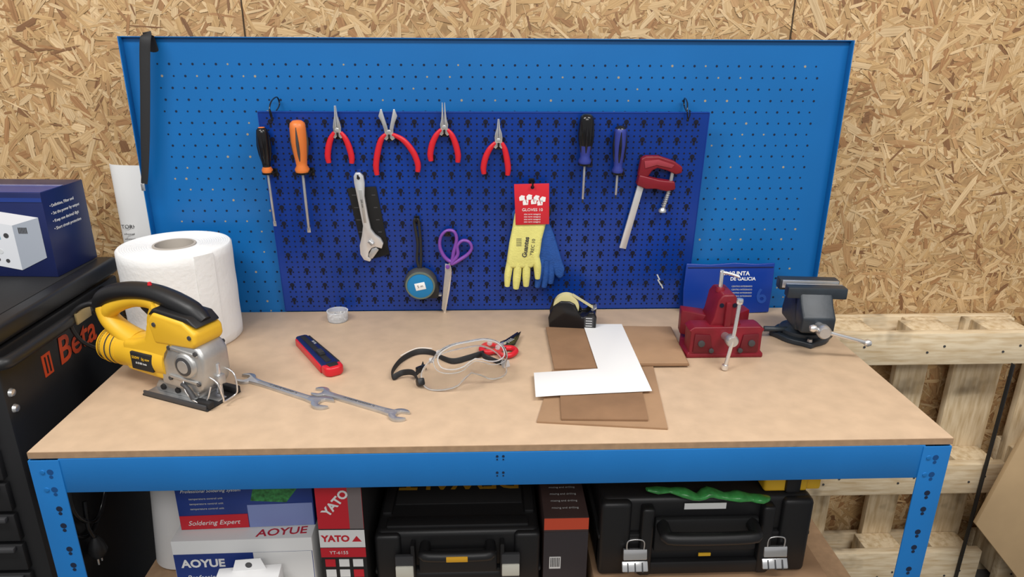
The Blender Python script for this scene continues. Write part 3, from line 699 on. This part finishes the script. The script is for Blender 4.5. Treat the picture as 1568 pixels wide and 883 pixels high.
box("rear_jaw_plate",(.118,.005,.017),(.002,-.0035,.1235),mSteel,t,bev=.0006)
prism("anvil",mm([(-26,26),(26,26),(30,60),(-30,60)]),.085,.112,mVise,t,bev=.004)
cyl("screw",.009,.05,(0,-.100,.062),mSteel,t,rot=FR,seg=24)
lathe("screw_hub",[(0,-.012),(.011,-.012),(.014,-.007),(.014,.007),(.011,.012),(0,.012)],mSteel,t,loc=(0,-.118,.062),rot=FR,seg=24)
tube("tommy_bar",[(-.022,-.120,.069),(.035,-.119,.054),(.092,-.116,.039)],.0046,mChrome,t,n=12)
for p in((-.022,-.120,.069),(.092,-.116,.039)): lathe("bar_knob",[(0,-.007),(.006,-.006),(.008,0),(.006,.006),(0,.007)],mChrome,t,loc=p,rot=(0,rad(90),0),seg=20)
cyl("swivel_lock",.006,.05,(-.060,-.01,.020),mVise,t,rot=(0,rad(90),0),seg=16)

# blue pouch
t=root("document_pouch",(.556,.566,.85),(rad(83),0,0))
pp=mm([(-108,2),(-60,0),(0,1),(60,0),(100,2),(104,60),(106,122),(60,120),(10,123),(-50,119),(-106,122),(-110,60)])
prism("pouch",pp,-.002,.004,mPouch,t,bev=.002,seg=3)
box("zip",(.205,.003,.001),(0,.112,.0045),mCBlueD,t,bev=.0003)
text("title","XUNTA",.014,(.022,.097,.0046),(0,0,0),mWhite,t,bold=.0003)
text("title","DE GALICIA",.0115,(.031,.084,.0046),(0,0,0),mWhite,t,bold=.0002)
for k in range(4): text("small_print","CENTRO INTEGRADO",.005,(.030,.066-k*.008,.0046),(0,0,0),mLG,t)
cyl("emblem",.005,.0004,(-.011,.098,.0046),mWhite,t,bev=0)
box("emblem",(.003,.010,.0004),(-.011,.097,.0049),mPouch,t,bev=0)
text("logo","6",.050,(.078,.040,.0046),(0,0,rad(20)),M("logo_pale",srgb(36,72,150),.4),t,bold=.001)

# ---------------------------------------------------------------- tool cabinet at left
t=root("tool_cabinet",(-.83,.09,0))
CD=.41
box("body",(.68,CD,.93),(-.34,CD/2,.515),mCab,t,bev=.006)
box("top_tray",(.70,CD+.01,.034),(-.345,CD/2,1.003),mCab,t,bev=.008,seg=3)
box("top_mat",(.64,CD-.04,.002),(-.345,CD/2,1.0202),mBlackM,t,bev=.0005)
for k in range(13):
    z=.93-.064*k
    if z<.1: break
    box("drawer",(.62,.014,.056),(-.34,-.005,z-.03),mCab,t,bev=.003)
    box("drawer_grip",(.60,.010,.010),(-.34,-.016,z-.008),mGrey,t,bev=.003)
tube("side_handle",[(.0,-.01,.965),(.018,-.01,.966),(.024,.02,.966),(.024,.18,.966),(.024,.31,.966),(.020,.34,.966),(0,.34,.965)],.011,mBlack,t,n=14,res=5)
mLO=M("logo_orange",srgb(196,72,36),.4)
text("logo","Beta",.074,(.0015,.222,.905),(rad(90),0,rad(90)),mLO,t,align='CENTER',bold=.001,shear=.12)
box("logo_bar",(.001,.026,.042),(.0008,.122,.902),mLO,t,bev=0)
for k in range(2): box("logo_bar_mark",(.001,.004,.032),(.0014,.117+k*.010,.902),mCab,t,bev=0)
for z in(.90,.87): lathe("bolt",[(0,.006),(.006,.005),(.008,0)],mChrome,t,loc=(.0,.016,z),rot=(0,rad(90),0),seg=16)
box("latch_plate",(.004,.05,.022),(.0365,.20,.968),M("brass_latch",(.5,.38,.18),.3,.8),t,bev=.001)
for sx in(-.62,-.06):
    for sy in(.07,.35):
        cyl("castor",.04,.03,(sx,sy,.040),mBlackM,t,rot=(0,rad(90),0))
        box("castor_fork",(.04,.03,.03),(sx,sy,.065),mSteel,t)
t=root("power_cable",(-.822,.22,.46))
tube("loop",[(.0,.03,.30),(.0,-.06,.24),(.002,-.08,.14),(.0,-.02,.07),(.0,.05,.10),(.0,.07,.20),(.0,.02,.28)],.0045,mBlackG,t,closed=True)
tube("loop",[(.008,.02,.31),(.008,-.04,.25),(.010,-.06,.16),(.008,-.0,.09),(.008,.06,.14),(.008,.06,.22)],.0045,mBlackG,t,closed=True)
tube("tail",[(.008,-.02,.15),(.010,-.03,.10),(.012,-.02,.06)],.004,mBlackG,t)
lathe("plug",[(0,.0),(.012,.0),(.018,.012),(.014,.03),(.006,.046),(0,.046)],mBlack,t,loc=(.012,-.02,.020),seg=20)
for y in(-.026,-.014): cyl("pin",.0022,.018,(.012,y,.012),mChrome,t,seg=10)

# blue box with printed power supply
t=root("power_supply_box",(-.866,.358,1.0215),(0,0,rad(-3)))
Wb,Db,Hb=.235,.135,.168
box("carton",(Wb,Db,Hb),(-Wb/2,Db/2,Hb/2),mCBlueD,t,bev=.0015)
box("flap",(Wb*.99,Db*.48,.0008),(-Wb/2,Db*.26,Hb+.0002),mCBlue,t,bev=0)
box("tape",(Wb*.99,.012,.0006),(-Wb/2,Db*.5,Hb+.0007),M("packing_tape",srgb(90,110,170),.15),t,bev=0)
def dec(pts,mat,k=.0006): prism("front_print",pts,0,k,mat,t,loc=(0,-.0004,0),rot=FR,bev=0)
dec(mm([(-150,30),(-68,14),(-68,104),(-150,118)]),M("psu_front",srgb(214,217,222),.5),.0005)
dec(mm([(-68,14),(-14,40),(-14,120),(-68,104)]),M("psu_side",srgb(160,167,178),.5),.0005)
dec(mm([(-150,118),(-68,104),(-14,120),(-92,132)]),M("psu_top",srgb(232,232,235),.5),.0005)
dec(mm([(-140,84),(-96,76),(-96,98),(-140,106)]),M("psu_screen",srgb(120,170,190),.3),.0009)
for a,b in((-134,58),(-118,55),(-102,52),(-84,84)): cyl("knob_print",.005,.0008,(a/1000,-.001,b/1000),mPanelGrey if b<80 else mGrey,t,rot=FR,bev=0,seg=16)
for a,b in((-130,40),(-110,36),(-92,33)): cyl("terminal_print",.004,.0008,(a/1000,-.001,b/1000),mGrey,t,rot=FR,bev=0,seg=12)
for k in range(6): 
    dec(mm([(-58+k*3,100),(-56+k*3,100.6),(-56+k*3,88.6),(-58+k*3,88)]),mGrey,.0009)
dec(mm([(-235,150),(0,150),(0,158),(-235,158)]),mCBlue,.0005)
for k,s_ in enumerate(["Definition, Filter and","Set the power by output","Keep one decimal digit","Short circuit protection"]):
    text("side_print","• "+s_,.0085,(.0006,.018,.138-k*.015),(rad(90),0,rad(90)),mWhite,t,align='LEFT')

# white sheet roll standing behind the panel at the left
t=root("white_poster_roll",(-.802,.655,0))
P=[]
for k in range(13):
    a=math.pi+math.pi*k/12;P.append((.080*math.cos(a),.028*math.sin(a)))
P+=[(a*.985,b*.93) for a,b in P[::-1]]
prism("sheet",P,0.0,1.195,mWhite,t,bev=0)
for k in range(4): ftext("print","advanced",.0065,-.052,-.0245,1.035-k*.012,mGrey,t)
ftext("print_title","TORK",.013,-.050,-.0245,1.052,mGrey,t)

# ---------------------------------------------------------------- items on the shelf
SZ=.4002
def ebox(name,x0,x1,y0,y1,z0,z1,mat,rz=0,bev=.0015):
    t=root(name,((x0+x1)/2,y0,z0),(0,0,rad(rz)))
    box("carton",(x1-x0,y1-y0,z1-z0),(0,(y1-y0)/2,(z1-z0)/2),mat,t,bev=bev)
    return t
t=ebox("soldering_station_box",-.606,-.350,.095,.36,SZ,.597,mWhite,rz=1)
w,h=.256,.197
box("print_blue",(w*.99,.0006,h*.84),(0,-.0004,h*.43),mCBlue,t,bev=0)
box("print_white",(w*.42,.0006,h*.80),(.072,-.0008,h*.45),mWhite,t,bev=0)
ftext("print_title","AOYUE",.024,-.075,-.0010,h*.74,mWhite,t,bold=.0008)
ftext("print_sub","Professional S",.014,-.070,-.0010,h*.58,mWhite,t,shear=.3)
text("top_print","AOYUE",.028,(.070,.018,h+.0003),(0,0,rad(4)),mCRed,t,bold=.0004)
t=ebox("soldering_station_box",-.598,-.350,.128,.40,.5975,.735,mCBlue,rz=2)
w,h=.248,.1375
box("print_red",(w*.5,.0006,h*.22),(-w*.245,-.0004,h*.12),mCRed,t,bev=0)
box("print_red",(w*.5,.0006,h*.10),(-w*.245,-.0004,h*.93),mCRed,t,bev=0)
box("print_fade",(w*.48,.0005,h*.36),(w*.25,-.0004,h*.19),M("print_pale",srgb(130,144,196),.4),t,bev=0)
prism("print_board",[(.010,.060),(.075,.054),(.098,.085),(.085,.115),(.025,.118)],0,.0008,mGreen,t,rot=FR,bev=0)
ftext("print_title","AOYUE",.020,-.078,-.0010,h*.76,mWhite,t,bold=.0006)
ftext("print_sub","Professional Soldering System",.009,-.060,-.0010,h*.62,mWhite,t,shear=.3)
for k in range(3): ftext("print_small","temperature control unit",.006,-.070,-.0010,h*(.50-.08*k),mLG,t)
ftext("print_band","Soldering Expert",.014,-.062,-.0012,h*.11,mWhite,t,shear=.3)
t=ebox("small_tool_box",-.512,-.400,.026,.078,SZ,.552,mWhiteP,rz=5)
box("print_black",(.108,.0006,.05),(0,-.0004,.08),mBlackM,t,bev=0)
ftext("print_title","TOOLS",.014,.0,-.0008,.132,mBlackM,t,bold=.0008)
prism("hang_tab",[(-.03,.0),(.03,.0),(.022,.024),(-.022,.024)],0,.001,mWhiteP,t,loc=(0,.042,.1515),rot=FR,bev=0)
cyl("hang_hole",.006,.0016,(0,.0415,.163),mGrey,t,rot=FR,bev=0)
t=ebox("tool_carton",-.337,-.252,.10,.34,SZ,.70,mBlackM,rz=-1)
w,h=.085,.30
box("print_red",(w*.99,.0006,h*.30),(0,-.0004,h*.86),mCRed,t,bev=0)
box("print_grey",(w*.30,.0008,h*.30),(w*.34,-.0005,h*.86),M("print_mid_grey",srgb(120,110,110),.5),t,bev=0)
text("print_title","YATO",.024,(-.006,-.0012,h*.90),(rad(90),rad(-50),0),mWhite,t,bold=.0008)
box("print_white",(w*.99,.0006,h*.13),(0,-.0004,h*.635),mWhite,t,bev=0)
ftext("print_name","YATO",.019,-.012,-.0010,h*.635,mCRed,t,bold=.0008)
prism("print_mark",[(.018,.184),(.036,.184),(.027,.197)],0,.0009,mCRed,t,rot=FR,bev=0)
box("print_red",(w*.99,.0006,h*.07),(0,-.0004,h*.53),mCRed,t,bev=0)
ftext("print_small","YT-6155",.010,-.008,-.0010,h*.53,mWhite,t)
for k in range(3):
    for j in range(3): box("print_icon",(.019,.0006,.017),(-.026+j*.026,-.0004,h*.45-k*.024),mWhite if (k+j)%3 else mCRed,t,bev=.0)
t=ebox("long_carton",.084,.170,.12,.46,SZ,.612,M("carton_brown_grey",srgb(70,54,52),.5,var=.1),rz=0)
w,h=.086,.212
box("print_orange",(w*.99,.0006,.026),(0,-.0004,h-.014),mOrT,t,bev=0)
box("print_dark",(w*.99,.0006,.16),(0,-.0004,.10),M("print_charcoal",srgb(56,52,56),.5),t,bev=0)
box("barcode",(.022,.0006,.028),(-.02,-.0009,.108),mWhite,t,bev=0)
for k in range(6): box("barcode_bar",(.0016,.0004,.022),(-.028+k*.0032,-.0013,.109),mBlackM,t,bev=0)
for k in range(6): text("top_print","mixing and drilling",.0072,(0,.030+k*.022,h+.0003),(0,0,0),mLG,t)

def case(name,x0,x1,y0,y1,z0,z1):
    t=root(name,((x0+x1)/2,y0,z0));w=x1-x0;h=z1-z0;d=y1-y0
    box("lower_shell",(w,d,h*.50),(0,d/2,h*.25),mBlack,t,bev=.012,seg=3)
    box("upper_shell",(w*.985,d*.985,h*.48),(0,d/2,h*.76),mBlack,t,bev=.012,seg=3)
    box("seam_lip",(w*1.01,d*1.01,.010),(0,d/2,h*.51),mBlackM,t,bev=.003)
    return t,w,d,h
mLT=M("latch_light",srgb(205,203,190),.4)
t,w,d,h=case("drill_case",-.240,.078,.12,.47,SZ,.585)
box("lid_recess",(w*.80,d*.62,.003),(0,d*.55,h+.001),mBlackM,t,bev=.001)
box("lid_front_bar",(w*.86,.030,.010),(0,.028,h+.001),mBlack,t,bev=.004)
for s in(-1,1): box("lid_side_rib",(.020,d*.7,.012),(s*w*.44,d*.5,h+.001),mBlack,t,bev=.004)
text("lid_print","DEWALT",.062,(0,d*.38+.022,h+.003),(0,0,rad(180)),M("lid_print_amber",srgb(200,150,40),.5),t,bold=.0014)
for s in(-1,1):
    box("corner_guard",(.050,.034,h*.98),(s*(w/2-.026),.012,h*.49),mBlack,t,bev=.008,seg=3)
    box("latch",(.036,.010,.060),(s*(w/2-.058),-.014,h*.62),mGrey,t,bev=.003)
    box("latch_tab",(.034,.006,.026),(s*(w/2-.058),-.021,h*.60),mLT,t,bev=.002)
    box("hinge_rib",(.008,.02,h*.4),(s*.085,-.006,h*.70),mBlack,t,bev=.002)
tube("handle",[(-.062,.004,h*.84),(-.062,-.022,h*.84),(-.052,-.032,h*.84),(.052,-.032,h*.84),(.062,-.022,h*.84),(.062,.004,h*.84)],.010,mBlack,t,n=14,res=4)
box("handle_plate",(.040,.003,.011),(0,-.0425,h*.845),M("label_amber",srgb(214,160,40),.5),t,bev=.0008)
box("handle_mount",(.15,.012,.05),(0,-.004,h*.66),mBlackM,t,bev=.004)

t=ebox("flat_cardboard_box",.182,.640,.06,.46,SZ,.483,mCard,rz=0)
box("tape_strip",(.456,.0006,.018),(0,-.0003,.045),mCard2,t,bev=0)
t,w,d,h=case("power_tool_case",.190,.598,.115,.44,.4835,.655)
box("lid_panel",(w*.8,d*.6,.006),(0,d*.55,h+.002),mBlackM,t,bev=.003)
box("label_white",(.080,.001,.013),(-.005,-.0015,h*.90),mWhite,t,bev=0)
box("handle_recess",(.20,.014,.075),(0,-.004,h*.55),mBlackM,t,bev=.006)
tube("handle",[(-.085,.002,h*.70),(-.085,-.030,h*.68),(-.070,-.042,h*.66),(.070,-.042,h*.66),(.085,-.030,h*.68),(.085,.002,h*.70)],.012,mBlack,t,n=14,res=4)
box("handle_plate",(.024,.003,.007),(0,-.0125,h*.30),mYel,t,bev=.0008)
box("front_foot",(.26,.016,.03),(0,-.006,h*.12),mBlack,t,bev=.005)
for s in(-1,1):
    box("corner_guard",(.060,.040,h*.98),(s*(w/2-.030),.012,h*.49),mBlack,t,bev=.010,seg=3)
    box("column",(.024,.026,h*.9),(s*.115,-.004,h*.48),mBlack,t,bev=.006,seg=3)
    box("latch",(.046,.008,.022),(s*(w/2-.068),-.016,h*.34),mChrome,t,bev=.002,rot=(rad(-12),0,0))
    box("latch_tab",(.050,.006,.020),(s*(w/2-.068),-.022,h*.20),mChrome,t,bev=.002,rot=(rad(-30),0,0))
    for q in(-.014,0,.014): box("latch_groove",(.002,.004,.018),(s*(w/2-.068)+q,-.0255,h*.20),mGrey,t,bev=.0004,rot=(rad(-30),0,0))
    tube("latch_wire",[(s*(w/2-.068)-.016,-.016,h*.38),(s*(w/2-.068)-.014,-.016,h*.52),(s*(w/2-.068)+.014,-.016,h*.52),(s*(w/2-.068)+.016,-.016,h*.38)],.0015,mChrome,t,n=8)
    box("rib",(.006,.008,h*.36),(s*.155,.002,h*.74),mGrey,t,bev=.002)
t=root("green_plastic_wrap",(.400,.118,.652))
tube("film",[(-.125,-.002,.024),(-.105,.0,.020),(-.08,.002,.018),(-.055,-.006,.018),(-.03,-.012,.012),(-.008,-.004,.017),(.02,-.010,.012),(.045,-.014,.014),(.07,-.012,.009),(.088,-.018,.010),(.105,-.01,.008)],[.006,.013,.009,.017,.012,.018,.012,.019,.013,.016,.006],mGreenB,t,flat=(.5,1),up=(0,0.2,1),n=10,res=3)
t=root("yellow_plane",(.545,.165,.658))
box("body",(.085,.08,.040),(0,0,.020),mYel,t,bev=.006,seg=3)
box("black_top",(.03,.085,.046),(.012,-.004,.023),mBlack,t,bev=.006)
box("yellow_tip",(.03,.05,.030),(.055,-.01,.015),mYel,t,bev=.005)
t=root("white_paper_cone",(-.686,.30,SZ))
lathe("shade",[(.054,0),(.060,.006),(.058,.03),(.045,.20),(.036,.30),(.034,.30),(.043,.20),(.055,.03),(.054,.004)],mWhiteP,t,closed=True,seg=40)
lathe("top_cap",[(0,.302),(.034,.302),(.036,.296),(0,.296)],mWhiteP,t,seg=30)

# ---------------------------------------------------------------- pallets standing against the wall at right
def pallet(x0,PW,BX,CB):
    t=root("wooden_pallet",(x0,.545,0))
    for i,(z0,z1) in enumerate([(.0,.145),(.335,.425),(.715,.800)]):
        box("skid_%d"%(i+1),(PW,.024,z1-z0),(PW/2,.012,(z0+z1)/2),mPalX,t,bev=.003)
        for j,x in enumerate(BX):
            box("block",(.105,.066,min(.1,z1-z0)),(x,.0245+.033,(z0+z1)/2 if i else .09),mPalZ,t,bev=.003)
            for q in(-.02,.02): cyl("nail",.003,.002,(x+q,-.0005,(z0+z1)/2+q*.4),mGrey,t,rot=FR,seg=10,bev=0)
    for j,(x,w_) in enumerate(CB):
        box("cross_board_%d"%(j+1),(w_,.020,.80),(x,.101,.40),mPalZ,t,bev=.002)
    for i,z in enumerate((.07,.38,.75)):
        box("deck_board_%d"%(i+1),(PW,.020,.10),(PW/2,.1215,z),mPalX,t,bev=.002)
pallet(.805,.535,(.072,.272,.463),((.072,.12),(.285,.085),(.463,.13)))
pallet(1.40,.8,(.06,.4,.74),((.06,.12),(.4,.12),(.74,.12)))
t=root("slotted_angle_bar",(1.258,.530,0),(0,0,0))
box("web",(.035,.0025,.72),(0,0,.36),mBlackM,t,bev=.0005)
box("flange",(.0025,.012,.72),(.0175,.006,.36),mBlackM,t,bev=.0005)
discs("slots",[( -.004,.05+k*.045,.005) for k in range(15)],0,mLG,t)
t.children[-1].rotation_euler=FR;t.children[-1].location=(0,-.0018,0)
t=root("plywood_board",(1.23,.47,0))
prism("board",mm([(0,300),(70,600),(380,740),(560,700),(560,0),(200,0),(150,130)]),-.006,.006,mPly,t,rot=FR,bev=.001)
box("board_batten",(.30,.014,.04),(.34,.014,.30),mPalX,t,bev=.001)

# ---------------------------------------------------------------- light, world, camera
def area(name,loc,rot,sx,sy,p,col=(1,.975,.945)):
    l=bpy.data.lights.new(name,"AREA");l.shape='RECTANGLE';l.size=sx;l.size_y=sy;l.energy=p;l.color=col
    o=bpy.data.objects.new(name,l);COL.objects.link(o);o.location=loc;o.rotation_euler=rot;return o
area("ceiling_lamp",(-1.2,-.7,2.75),(rad(18),0,0),1.3,.35,35)
area("ceiling_lamp",(1.1,-.7,2.75),(rad(18),0,0),1.3,.35,35)
area("ceiling_lamp",(0,-2.6,2.8),(rad(42),0,0),2.4,.5,38)
w=bpy.data.worlds.new("world");SC.world=w;w.use_nodes=True
bg=w.node_tree.nodes["Background"];bg.inputs[0].default_value=(.94,.94,.95,1);bg.inputs[1].default_value=.38
cd=bpy.data.cameras.new("camera");co=bpy.data.objects.new("camera",cd);COL.objects.link(co)
cd.sensor_width=36;cd.lens=36*1075.6/1568;cd.clip_start=.02
co.matrix_world=Matrix.Translation((-.0224,-.9872,1.4710))@Matrix.Rotation(-.0386,4,'Z')@Matrix.Rotation(math.pi/2-.3428,4,'X')@Matrix.Rotation(.0056,4,'Z')
SC.camera=co
SC.view_settings.view_transform='Standard'
